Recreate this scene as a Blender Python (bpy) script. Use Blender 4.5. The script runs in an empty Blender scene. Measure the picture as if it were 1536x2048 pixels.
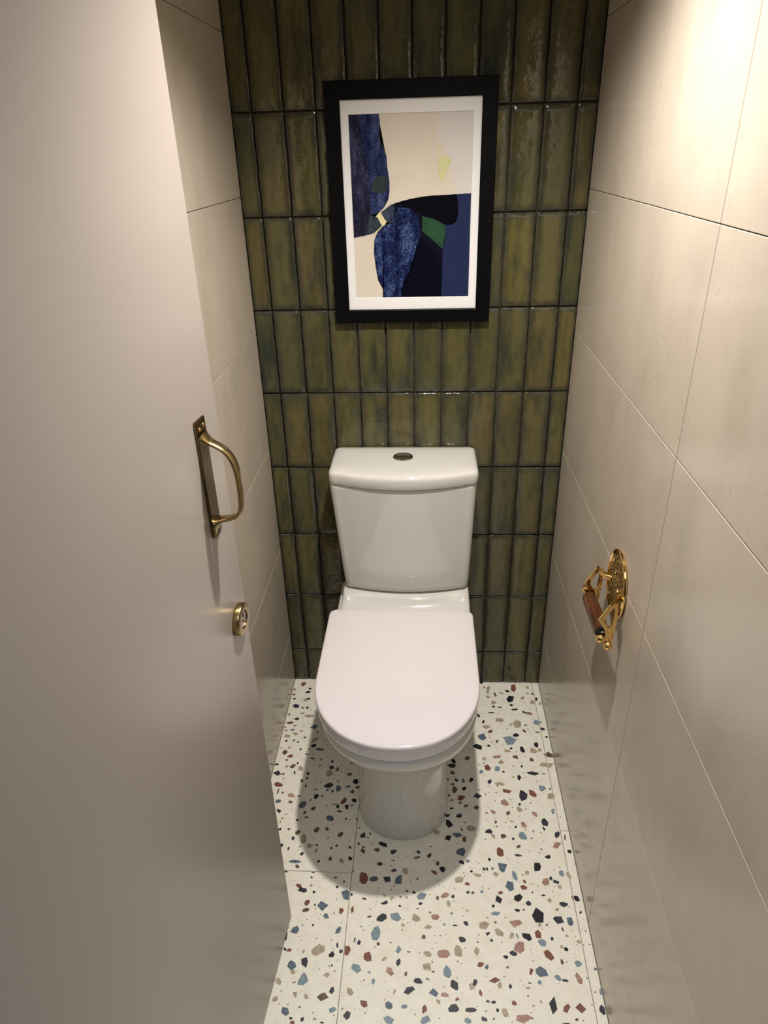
import bpy, bmesh, math, random
from mathutils import Vector, Matrix

# ------------------------------------------------------------------ camera
sc = bpy.context.scene
C = sc.collection
cam_d = bpy.data.cameras.new('camera')
cam = bpy.data.objects.new('camera', cam_d); C.objects.link(cam)
R_ = Vector((0.99815237, 0.05471786, -0.02641596))
U_ = Vector((-0.00249652, 0.47132097, 0.88195822))
F_ = Vector((-0.06070927, 0.88026274, -0.47058675))
m = Matrix((R_, U_, -F_)).transposed().to_4x4()
m.translation = Vector((0.40882299, -1.64225265, 1.47327793))
cam.matrix_world = m
cam_d.sensor_fit = 'VERTICAL'
cam_d.angle = 2*math.atan(1024/1372.571)
cam_d.clip_start = 0.01
sc.camera = cam

# ------------------------------------------------------------------ world, lights, exposure
w = bpy.data.worlds.new('world'); sc.world = w; w.use_nodes = True
w.node_tree.nodes['Background'].inputs[0].default_value = (0.75, 0.85, 1.0, 1)
w.node_tree.nodes['Background'].inputs[1].default_value = 0.03
sc.view_settings.view_transform = 'Standard'
sc.view_settings.look = 'None'
sc.view_settings.exposure = 0.0
sc.view_settings.gamma = 1
sc.view_settings.use_curve_mapping = False

def lamp(name, kind, loc, energy, color, **kw):
    d = bpy.data.lights.new(name, kind); d.energy = energy; d.color = color
    for k, v in kw.items(): setattr(d, k, v)
    o = bpy.data.objects.new(name, d); C.objects.link(o); o.location = loc
    return o
LAMP = (0.455, -0.65, 1.92)
lamp('downlight_lamp', 'SPOT', LAMP, 73.0, (1.0, 0.945, 0.885), spot_size=math.radians(132), spot_blend=1.0, shadow_soft_size=0.02)
lamp('hall_fill', 'AREA', (0.40, -2.25, 2.27), 13.0, (0.72, 0.84, 1.0), shape='RECTANGLE', size=1.2, size_y=1.2)  # unseen area light added for cool frontal fill from the hall side

# ------------------------------------------------------------------ helpers
W = 0.7567; CEIL = 2.0
def rgb(r, g, b):
    f = lambda c: c/12.92 if c <= .04045 else ((c+.055)/1.055)**2.4
    return (f(r/255), f(g/255), f(b/255), 1)
def obj(name, me, mats, parent=None, loc=None, **props):
    if isinstance(me, bmesh.types.BMesh):
        bm = me; me = bpy.data.meshes.new(name); bm.to_mesh(me); bm.free()
    o = bpy.data.objects.new(name, me); C.objects.link(o)
    for mt in (mats if isinstance(mats, (list, tuple)) else [mats]):
        if mt and len(me.materials) < (len(mats) if isinstance(mats, (list, tuple)) else 1): me.materials.append(mt)
    if parent: o.parent = parent
    if loc is not None: o.location = loc
    for k, v in props.items(): o[k] = v
    return o
def smooth(o, ang=40):
    for p in o.data.polygons: p.use_smooth = True
    o.data.set_sharp_from_angle(angle=math.radians(ang))
    return o
def box(bm, a, b, bevel=0, seg=2):
    vs = bmesh.ops.create_cube(bm, size=1)['verts']
    for v in vs:
        v.co = Vector([(a[i]+b[i])/2 + v.co[i]*(b[i]-a[i]) for i in range(3)])
    if bevel:
        es = list({e for v in vs for e in v.link_edges})
        bmesh.ops.bevel(bm, geom=es, offset=bevel, segments=seg, affect='EDGES', profile=.5)
def boxo(name, a, b, mat, parent=None, bevel=0, seg=2, **props):
    bm = bmesh.new(); box(bm, a, b, bevel, seg)
    return obj(name, bm, mat, parent, **props)
def loft(bm, rings, cap0=True, cap1=True):
    """rings: list of lists of points; joined with quads, ends closed by shrinking rings"""
    L = [[bm.verts.new(p) for p in r] for r in rings]
    n = len(L[0])
    for a, b in zip(L, L[1:]):
        for i in range(n):
            bm.faces.new((a[i], a[(i+1) % n], b[(i+1) % n], b[i]))
    if cap0: bm.faces.new(list(reversed(L[0])))
    if cap1: bm.faces.new(L[-1])
    bmesh.ops.recalc_face_normals(bm, faces=bm.faces)
def tube(bm, pts, rad, n=12, ecc=1.0, up=Vector((0, 0, 1))):
    rings = []
    for i, p in enumerate(pts):
        p = Vector(p)
        t = (Vector(pts[min(i+1, len(pts)-1)])-Vector(pts[max(i-1, 0)])).normalized()
        a = t.cross(up)
        if a.length < 1e-3: a = t.cross(Vector((1, 0, 0)))
        a.normalize(); b = a.cross(t)
        r = rad[i] if isinstance(rad, (list, tuple)) else rad
        e = ecc[i] if isinstance(ecc, (list, tuple)) else ecc
        rings.append([p+a*r*e*math.cos(2*math.pi*k/n)+b*r*math.sin(2*math.pi*k/n) for k in range(n)])
    loft(bm, rings)
def lathe(bm, prof, n=48, M=None):
    """prof (r, h) about local z"""
    rings = [[(r*math.cos(2*math.pi*k/n), r*math.sin(2*math.pi*k/n), h) for k in range(n)] for r, h in prof]
    if M is not None: rings = [[M @ Vector(p) for p in r] for r in rings]
    loft(bm, rings)

# ------------------------------------------------------------------ materials
class NT:
    def __init__(s, name):
        s.m = bpy.data.materials.new(name); s.m.use_nodes = True
        s.t = s.m.node_tree; s.b = s.t.nodes['Principled BSDF']
    def n(s, ty, **kw):
        nd = s.t.nodes.new(ty)
        for k, v in kw.items():
            if k.startswith('i_'):
                key = k[2:]; key = int(key) if key.isdigit() else key.replace('_', ' ')
                nd.inputs[key].default_value = v
            else: setattr(nd, k, v)
        return nd
    def l(s, a, b): s.t.links.new(a, b)
    def ramp(s, fac, stops):
        r = s.n('ShaderNodeValToRGB'); e = r.color_ramp.elements
        while len(e) < len(stops): e.new(.5)
        for q, (p, c) in zip(e, stops): q.position = p; q.color = c
        s.l(fac, r.inputs[0]); return r.outputs[0]
    def mix(s, fac, a, b, mode='MIX'):
        x = s.n('ShaderNodeMix', data_type='RGBA', blend_type=mode)
        for i, v in ((0, fac), (6, a), (7, b)):
            if hasattr(v, 'links') or isinstance(v, bpy.types.NodeSocket): s.l(v, x.inputs[i])
            else: x.inputs[i].default_value = v
        return x.outputs[2]
    def math(s, op, a, b=None, clamp=False):
        x = s.n('ShaderNodeMath', operation=op); x.use_clamp = clamp
        for i, v in enumerate((a, b)):
            if v is None: continue
            if isinstance(v, bpy.types.NodeSocket): s.l(v, x.inputs[i])
            else: x.inputs[i].default_value = v
        return x.outputs[0]
    def bump(s, h, strength, dist=.001):
        x = s.n('ShaderNodeBump'); x.inputs['Strength'].default_value = strength; x.inputs['Distance'].default_value = dist
        s.l(h, x.inputs['Height']); s.l(x.outputs[0], s.b.inputs['Normal'])
def simple(name, col, rough=.4, metal=0, spec=.5, coat=0, noise=0, nscale=20):
    t = NT(name); b = t.b
    b.inputs['Base Color'].default_value = col; b.inputs['Roughness'].default_value = rough
    b.inputs['Metallic'].default_value = metal; b.inputs['Specular IOR Level'].default_value = spec
    b.inputs['Coat Weight'].default_value = coat
    if noise:
        co = t.n('ShaderNodeTexCoord'); nz = t.n('ShaderNodeTexNoise', i_Scale=nscale, i_Detail=5.)
        t.l(co.outputs['Object'], nz.inputs['Vector'])
        dark = tuple(c*(1-noise) for c in col[:3])+(1,)
        t.l(t.ramp(nz.outputs[0], [(.35, dark), (.65, col)]), b.inputs['Base Color'])
    return t.m

def glazed_tile():
    t = NT('olive_glazed_tile'); b = t.b
    oi = t.n('ShaderNodeObjectInfo'); co = t.n('ShaderNodeTexCoord')
    rnd = t.math('MULTIPLY', oi.outputs['Random'], 37.0)
    off = t.n('ShaderNodeCombineXYZ'); t.l(rnd, off.inputs[0]); t.l(rnd, off.inputs[1]); t.l(rnd, off.inputs[2])
    v = t.n('ShaderNodeVectorMath', operation='ADD'); t.l(co.outputs['Object'], v.inputs[0]); t.l(off.outputs[0], v.inputs[1])
    st = t.n('ShaderNodeMapping'); st.inputs['Scale'].default_value = (26, 26, 7); t.l(v.outputs[0], st.inputs[0])
    n1 = t.n('ShaderNodeTexNoise', i_Scale=1.0, i_Detail=4., i_Roughness=.6); t.l(st.outputs[0], n1.inputs['Vector'])
    col = t.ramp(n1.outputs[0], [(.30, rgb(60, 63, 55)), (.43, rgb(82, 80, 57)), (.56, rgb(99, 94, 63)), (.72, rgb(86, 78, 56))])
    # per-tile tint: olive to grey green
    tint = t.ramp(oi.outputs['Random'], [(0, rgb(200, 208, 196)), (.2, rgb(255, 244, 224)), (.4, rgb(226, 232, 214)), (.6, rgb(240, 228, 214)), (.8, rgb(255, 250, 212)), (1, rgb(202, 210, 210))])
    col = t.mix(1.0, col, tint, 'MULTIPLY')
    # glaze pools dark blue-green near the edges
    g = t.n('ShaderNodeSeparateXYZ'); t.l(co.outputs['Generated'], g.inputs[0])
    def edge(s, wd):
        a = t.math('SUBTRACT', s, .5); a = t.math('ABSOLUTE', a); a = t.math('SUBTRACT', .5, a); return t.math('DIVIDE', a, wd, True)
    ex = edge(g.outputs[0], .30); ez = edge(g.outputs[2], .09)
    e = t.math('MULTIPLY', ex, ez)
    n2 = t.n('ShaderNodeTexNoise', i_Scale=55., i_Detail=3.); t.l(v.outputs[0], n2.inputs['Vector'])
    e = t.math('ADD', e, t.math('MULTIPLY', t.math('SUBTRACT', n2.outputs[0], .5), .9), True)
    f = t.ramp(e, [(0, (1, 1, 1, 1)), (.85, (0, 0, 0, 1))])
    col = t.mix(t.math('MULTIPLY', f, .8), col, rgb(46, 48, 44))
    t.l(col, b.inputs['Base Color'])
    b.inputs['Roughness'].default_value = .09; b.inputs['Specular IOR Level'].default_value = .5
    n3 = t.n('ShaderNodeTexNoise', i_Scale=38., i_Detail=2.); t.l(v.outputs[0], n3.inputs['Vector'])
    n4 = t.n('ShaderNodeTexNoise', i_Scale=190., i_Detail=2.); t.l(v.outputs[0], n4.inputs['Vector'])
    h = t.math('ADD', t.math('MULTIPLY', n3.outputs[0], 1.0), t.math('MULTIPLY', n4.outputs[0], .07))
    t.bump(h, .38, .004)
    return t.m
def slab_tile():
    t = NT('beige_stoneware'); b = t.b
    oi = t.n('ShaderNodeObjectInfo'); geo = t.n('ShaderNodeNewGeometry')
    rnd = t.math('MULTIPLY', oi.outputs['Random'], 9.0)
    v = t.n('ShaderNodeVectorMath', operation='ADD'); t.l(geo.outputs['Position'], v.inputs[0]); t.l(rnd, v.inputs[1])
    mp = t.n('ShaderNodeMapping'); mp.inputs['Scale'].default_value = (3, 5, 3); t.l(v.outputs[0], mp.inputs[0])
    n1 = t.n('ShaderNodeTexNoise', i_Scale=1.4, i_Detail=5., i_Roughness=.6); t.l(mp.outputs[0], n1.inputs['Vector'])
    col = t.ramp(n1.outputs[0], [(.3, rgb(178, 168, 150)), (.5, rgb(188, 176, 161)), (.7, rgb(193, 183, 164))])
    mp2 = t.n('ShaderNodeMapping'); mp2.inputs['Scale'].default_value = (60, 120, 62); t.l(v.outputs[0], mp2.inputs[0])
    n2 = t.n('ShaderNodeTexNoise', i_Scale=1., i_Detail=2.); t.l(mp2.outputs[0], n2.inputs['Vector'])
    n5 = t.n('ShaderNodeTexNoise', i_Scale=5., i_Detail=1.); t.l(v.outputs[0], n5.inputs['Vector'])
    msk = t.math('MULTIPLY', t.ramp(n2.outputs[0], [(.66, (0, 0, 0, 1)), (.74, (1, 1, 1, 1))]), t.ramp(n5.outputs[0], [(.5, (0, 0, 0, 1)), (.62, (1, 1, 1, 1))]))
    col = t.mix(t.math('MULTIPLY', msk, .35), col, rgb(142, 131, 114))
    t.l(col, b.inputs['Base Color'])
    b.inputs['Roughness'].default_value = .2; b.inputs['Specular IOR Level'].default_value = .5
    n3 = t.n('ShaderNodeTexNoise', i_Scale=9., i_Detail=1.); t.l(geo.outputs['Position'], n3.inputs['Vector'])
    t.bump(n3.outputs[0], .12, .004)
    return t.m
def terrazzo():
    t = NT('terrazzo_body'); b = t.b
    geo = t.n('ShaderNodeNewGeometry')
    n1 = t.n('ShaderNodeTexNoise', i_Scale=38., i_Detail=3.); t.l(geo.outputs['Position'], n1.inputs['Vector'])
    col = t.ramp(n1.outputs[0], [(.35, rgb(240, 235, 218)), (.6, rgb(246, 241, 226))])
    n2 = t.n('ShaderNodeTexNoise', i_Scale=210., i_Detail=2.); t.l(geo.outputs['Position'], n2.inputs['Vector'])
    col = t.mix(t.ramp(n2.outputs[0], [(.66, (0, 0, 0, 1)), (.72, (.45, .45, .45, 1))]), col, rgb(168, 158, 138))
    t.l(col, b.inputs['Base Color']); b.inputs['Roughness'].default_value = .38
    return t.m
def chip_mat(name, col, dark, scale=120):
    t = NT(name); b = t.b; geo = t.n('ShaderNodeNewGeometry')
    n1 = t.n('ShaderNodeTexNoise', i_Scale=scale, i_Detail=4., i_Roughness=.6); t.l(geo.outputs['Position'], n1.inputs['Vector'])
    t.l(t.ramp(n1.outputs[0], [(.35, dark), (.62, col)]), b.inputs['Base Color']); b.inputs['Roughness'].default_value = .38
    return t.m
def paint(name, stops, scale=(30, 30, 14), rough=.6, fine=0):
    t = NT(name); b = t.b; geo = t.n('ShaderNodeNewGeometry')
    mp = t.n('ShaderNodeMapping'); mp.inputs['Scale'].default_value = scale; t.l(geo.outputs['Position'], mp.inputs[0])
    n1 = t.n('ShaderNodeTexNoise', i_Scale=1., i_Detail=8., i_Roughness=.68); t.l(mp.outputs[0], n1.inputs['Vector'])
    f = n1.outputs[0]
    if fine:
        n2 = t.n('ShaderNodeTexNoise', i_Scale=300., i_Detail=3.); t.l(geo.outputs['Position'], n2.inputs['Vector'])
        f = t.math('ADD', f, t.math('MULTIPLY', t.math('SUBTRACT', n2.outputs[0], .5), fine))
    t.l(t.ramp(f, stops), b.inputs['Base Color']); b.inputs['Roughness'].default_value = rough
    return t.m
def brass(name, col, rough, hammered=0, scale=300):
    t = NT(name); b = t.b; b.inputs['Base Color'].default_value = col; b.inputs['Metallic'].default_value = 1
    b.inputs['Roughness'].default_value = rough
    if hammered:
        co = t.n('ShaderNodeTexCoord'); n = t.n('ShaderNodeTexNoise', i_Scale=float(scale), i_Detail=3.)
        t.l(co.outputs['Object'], n.inputs['Vector']); t.bump(n.outputs[0], hammered, .002)
    return t.m
def pane_mat():
    t = NT('picture_glass'); tr = t.n('ShaderNodeBsdfTransparent'); gl = t.n('ShaderNodeBsdfGlossy', i_Roughness=.02)
    fr = t.n('ShaderNodeFresnel', i_IOR=1.5); mx = t.n('ShaderNodeMixShader')
    ge = t.n('ShaderNodeNewGeometry'); t.l(t.math('MULTIPLY', fr.outputs[0], t.math('SUBTRACT', 1.0, ge.outputs['Backfacing'])), mx.inputs[0]); t.l(tr.outputs[0], mx.inputs[1]); t.l(gl.outputs[0], mx.inputs[2])
    t.l(mx.outputs[0], t.t.nodes['Material Output'].inputs['Surface']); return t.m

M_tile = glazed_tile(); M_slab = slab_tile(); M_terr = terrazzo()
M_grout = simple('dark_olive_grout', rgb(72, 60, 40), .8, noise=.3, nscale=80)
M_lgrout = simple('light_beige_grout', rgb(200, 188, 166), .8)
M_fgrout = simple('floor_grout', rgb(150, 140, 120), .8)
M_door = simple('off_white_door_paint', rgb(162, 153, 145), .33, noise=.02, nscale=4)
M_plaster = simple('white_ceiling_paint', rgb(232, 228, 220), .8, noise=.02)
M_ceramic = simple('white_vitreous_china', rgb(209, 206, 199), .07, spec=.55, coat=.3, noise=.015, nscale=6)
M_china_base = M_ceramic
M_seat = simple('white_seat_plastic', rgb(218, 212, 212), .10, spec=.5, noise=.01, nscale=5)
M_chrome = brass('chrome', rgb(200, 200, 195), .06)
M_brass = brass('polished_brass', (.83, .55, .20, 1), .09)
def relief_mat():
    t = NT('cast_relief_brass'); b = t.b; co = t.n('ShaderNodeTexCoord'); n = t.n('ShaderNodeTexNoise', i_Scale=260., i_Detail=4., i_Roughness=.7)
    t.l(co.outputs['Object'], n.inputs['Vector'])
    t.l(t.ramp(n.outputs[0], [(.42, (.10, .065, .02, 1)), (.62, (.85, .60, .24, 1))]), b.inputs['Base Color'])
    b.inputs['Metallic'].default_value = 1; b.inputs['Roughness'].default_value = .2; t.bump(n.outputs[0], 1.0, .003)
    return t.m
M_brassr = relief_mat()
M_ant = brass('antique_brass', (.17, .125, .06, 1), .28)
M_antl = brass('satin_brass', (.36, .27, .125, 1), .27)
M_nickel = brass('satin_nickel', (.46, .40, .32, 1), .28)
M_black = simple('black_frame_wood', rgb(5, 5, 7), .45, spec=.12, noise=.4, nscale=60)
M_mat = simple('white_mount_card', rgb(236, 235, 234), .85)
M_hall = simple('grey_hall_paint', rgb(74, 73, 72), .8)
M_hallfloor = simple('pale_hall_floor', rgb(206, 210, 216), .5, noise=.05, nscale=12)
M_dark = simple('dark_void', rgb(14, 12, 10), .6)
M_pane = pane_mat()
def wood():
    t = NT('stained_oak'); b = t.b; co = t.n('ShaderNodeTexCoord'); mp = t.n('ShaderNodeMapping'); mp.inputs['Scale'].default_value = (160, 22, 160)
    t.l(co.outputs['Object'], mp.inputs[0]); n = t.n('ShaderNodeTexNoise', i_Scale=1., i_Detail=5.); t.l(mp.outputs[0], n.inputs['Vector'])
    t.l(t.ramp(n.outputs[0], [(.35, rgb(52, 27, 10)), (.65, rgb(86, 47, 20))]), b.inputs['Base Color']); b.inputs['Roughness'].default_value = .28
    return t.m
M_wood = wood()

# ------------------------------------------------------------------ room shell
def setting(name, label, cat, a, b, mat):
    return boxo(name, a, b, mat, None, kind='structure', label=label, category=cat)
YR = -1.56      # the doorway line; the hall lies behind it
floor = setting('floor', 'cream terrazzo tiled floor with blue, rust and charcoal chips', 'floor', (-.45, -3.1, -.08), (1.25, .06, -.006), M_fgrout)
floor_hall = setting('floor_hall', 'pale grey hall floor outside the doorway', 'floor', (-.35, -3.0, -.006), (1.15, -1.602, 0), M_hallfloor)
wall_back = setting('wall_back', 'end wall of glossy olive green upright tiles behind the toilet', 'wall', (-.12, .0045, -.006), (W+.12, .12, CEIL), M_grout)
wall_left = setting('wall_left', 'left side wall in large beige tiles, mostly behind the open door', 'wall', (-.14, YR, -.006), (-.0065, .0045, CEIL), M_lgrout)
wall_right = setting('wall_right', 'right side wall in large beige tiles carrying the roll holder', 'wall', (W+.0065, YR, -.006), (W+.14, .0045, CEIL), M_lgrout)
setting('ceiling', 'plain white ceiling above the cloakroom', 'ceiling', (-.14, YR, CEIL), (W+.14, .12, CEIL+.1), M_plaster)
setting('wall_hall_left', 'dark grey painted hall wall left of the doorway', 'wall', (-.45, -3.1, -.006), (-.35, YR, 2.3), M_hall)
setting('wall_hall_right', 'dark grey painted hall wall right of the doorway', 'wall', (1.15, -3.1, -.006), (1.25, YR, 2.3), M_hall)
setting('wall_hall_rear', 'dark grey painted hall wall facing the cloakroom', 'wall', (-.35, -3.1, -.006), (1.15, -3.0, 2.3), M_hall)
setting('ceiling_hall', 'white hall ceiling outside the cloakroom', 'ceiling', (-.45, -3.1, 2.3), (1.25, YR, 2.4), M_plaster)
setting('trim_1', 'white wall stub left of the doorway', 'trim', (-.35, YR, -.006), (-.14, YR+.1, 2.3), M_plaster)
setting('trim_2', 'white wall stub right of the doorway', 'trim', (W+.14, YR, -.006), (1.15, YR+.1, 2.3), M_plaster)
setting('trim_3', 'white bulkhead over the doorway', 'trim', (-.14, YR, CEIL+.1), (W+.14, YR+.1, 2.3), M_plaster)

# olive tiles on the back wall ------------------------------------------------
rng = random.Random(7)
def glaze_mesh(wd, ht, seed):
    r = random.Random(seed); bm = bmesh.new()
    nx, nz = 6, 14
    ph = [r.uniform(0, 6.28) for _ in range(6)]
    def wob(s, k): return .00055*math.sin(s*5.3+ph[k])+.0003*math.sin(s*13.1+ph[k]*2)
    ins = .0016
    def P(i, j, y, k=0):
        fx, fz = i/nx-.5, j/nz-.5
        x = fx*(wd-2*k); z = fz*(ht-2*k)
        if i in (0, nx): x += wob(fz*3, 0 if i == 0 else 1)
        if j in (0, nz): z += wob(fx*3, 2 if j == 0 else 3)
        return (x, y, z)
    front = {}
    for i in range(nx+1):
        for j in range(nz+1):
            ex = min(i, nx-i); ez = min(j, nz-j)
            y = -.0055
            if ex and ez:
                y = -.0068+.00035*math.sin(i*1.3+ph[4])*math.cos(j*.8+ph[5])
            front[i, j] = bm.verts.new(P(i, j, y, ins if not (ex and ez) else 0))
    for i in range(nx):
        for j in range(nz):
            bm.faces.new((front[i, j], front[i+1, j], front[i+1, j+1], front[i, j+1]))
    rim = [(i, 0) for i in range(nx)]+[(nx, j) for j in range(nz)]+[(i, nz) for i in range(nx, 0, -1)]+[(0, j) for j in range(nz, 0, -1)]
    mid = [bm.verts.new(P(i, j, -.0043)) for i, j in rim]; bot = [bm.verts.new(P(i, j, .003)) for i, j in rim]
    n = len(rim)
    for q in range(n):
        a, b_ = rim[q], rim[(q+1) % n]
        bm.faces.new((front[b_], front[a], mid[q], mid[(q+1) % n]))
        bm.faces.new((mid[(q+1) % n], mid[q], bot[q], bot[(q+1) % n]))
    bmesh.ops.recalc_face_normals(bm, faces=bm.faces)
    me = bpy.data.meshes.new('wall_tile'); bm.to_mesh(me); bm.free()
    for p in me.polygons: p.use_smooth = True
    return me
XO, TP, Z0, TH = .0445, .0670, .121, .203
GAP = .0030
cols = [(0.0016, XO-GAP/2)]+[(XO+k*TP+GAP/2, XO+(k+1)*TP-GAP/2) for k in range(10)]+[(XO+10*TP+GAP/2, W-.0016)]
rows = [(0.0016, Z0-GAP/2)]+[(Z0+k*TH+GAP/2, min(Z0+(k+1)*TH-GAP/2, CEIL-.001)) for k in range(9) if Z0+k*TH < CEIL-.02]
meshes = {}
for ci, (xa, xb) in enumerate(cols):
    for rj, (za, zb) in enumerate(rows):
        key = (round(xb-xa, 4), round(zb-za, 4), rng.randrange(4))
        if key not in meshes: meshes[key] = glaze_mesh(key[0], key[1], int(key[0]*1e4)+int(key[1]*1e4)*7+key[2]*131)
        o = obj('wall_tile', meshes[key], M_tile, wall_back, loc=((xa+xb)/2+rng.uniform(-.0003, .0003), .0018+rng.uniform(-.0006, .0006), (za+zb)/2))
        lim = 1.0 if .05 < xb-xa < .066 else .3
        o.rotation_euler = (math.radians(rng.uniform(-.25, .25)), math.radians(rng.uniform(-.12, .12))*lim, math.radians(rng.uniform(-.9, .9))*lim)

# beige slabs on the side walls ----------------------------------------------
ZW, HW, YJ = .1749, .3015, -.7432
zs = [0.001]+[ZW+k*HW for k in range(6)]+[CEIL-.001]
ys = [0.0, YJ, YR]
for side, parent in ((0, wall_left), (1, wall_right)):
    for j in range(len(zs)-1):
        for i in range(2):
            y1 = ys[i]-(.0008 if i else .002); y0 = ys[i+1]+(.0008 if i == 0 else .001)
            za = zs[j]+.0007; zb = zs[j+1]-.0007
            if zb-za < .01: continue
            x0, x1 = ((-.0075, 0.0) if side == 0 else (W, W+.0075))
            bm = bmesh.new(); box(bm, (x0, y0, za), (x1, y1, zb), .0007, 1)
            obj('wall_tile', bm, M_slab, parent)

# terrazzo floor --------------------------------------------------------------
FX = [-.0, .2416, .7355, W]
lay = [(-.40, .2416, [0.002, -.6473, -1.60]), (.2416, .7355, [0.002, -.1355, -1.13, -1.60]), (.7355, 1.15, [0.002, -.52, -1.5, -1.60])]
tiles = []
for xa, xb, yl in lay:
    for ya, yb in zip(yl, yl[1:]):
        x0 = max(xa+.0006, .0008); x1 = min(xb-.0006, W-.0008); y0 = yb+.0006; y1 = ya-.0006
        bm = bmesh.new(); box(bm, (x0, y0, -.0065), (x1, y1, 0), .0006, 1)
        tiles.append((obj('floor_tile', bm, M_terr, floor), x0, x1, y0, y1))
CH = {'K': (rgb(38, 36, 44), rgb(26, 26, 34)), 'D': (rgb(62, 64, 74), rgb(44, 46, 56)), 'B': (rgb(104, 120, 132), rgb(78, 94, 108)), 'L': (rgb(140, 158, 168), rgb(112, 132, 144)),
      'R': (rgb(142, 92, 76), rgb(108, 66, 54)), 'P': (rgb(186, 152, 138), rgb(150, 112, 100)), 'T': (rgb(190, 174, 152), rgb(160, 144, 122)), 'O': (rgb(118, 98, 80), rgb(84, 68, 56))}
CN = {'K': 'charcoal', 'D': 'slate', 'B': 'blue', 'L': 'pale_blue', 'R': 'rust', 'P': 'pink', 'T': 'taupe', 'O': 'brown'}
keys = list(CH); cmats = [chip_mat(CN[k]+'_stone', *CH[k]) for k in keys]
chips = []
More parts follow.
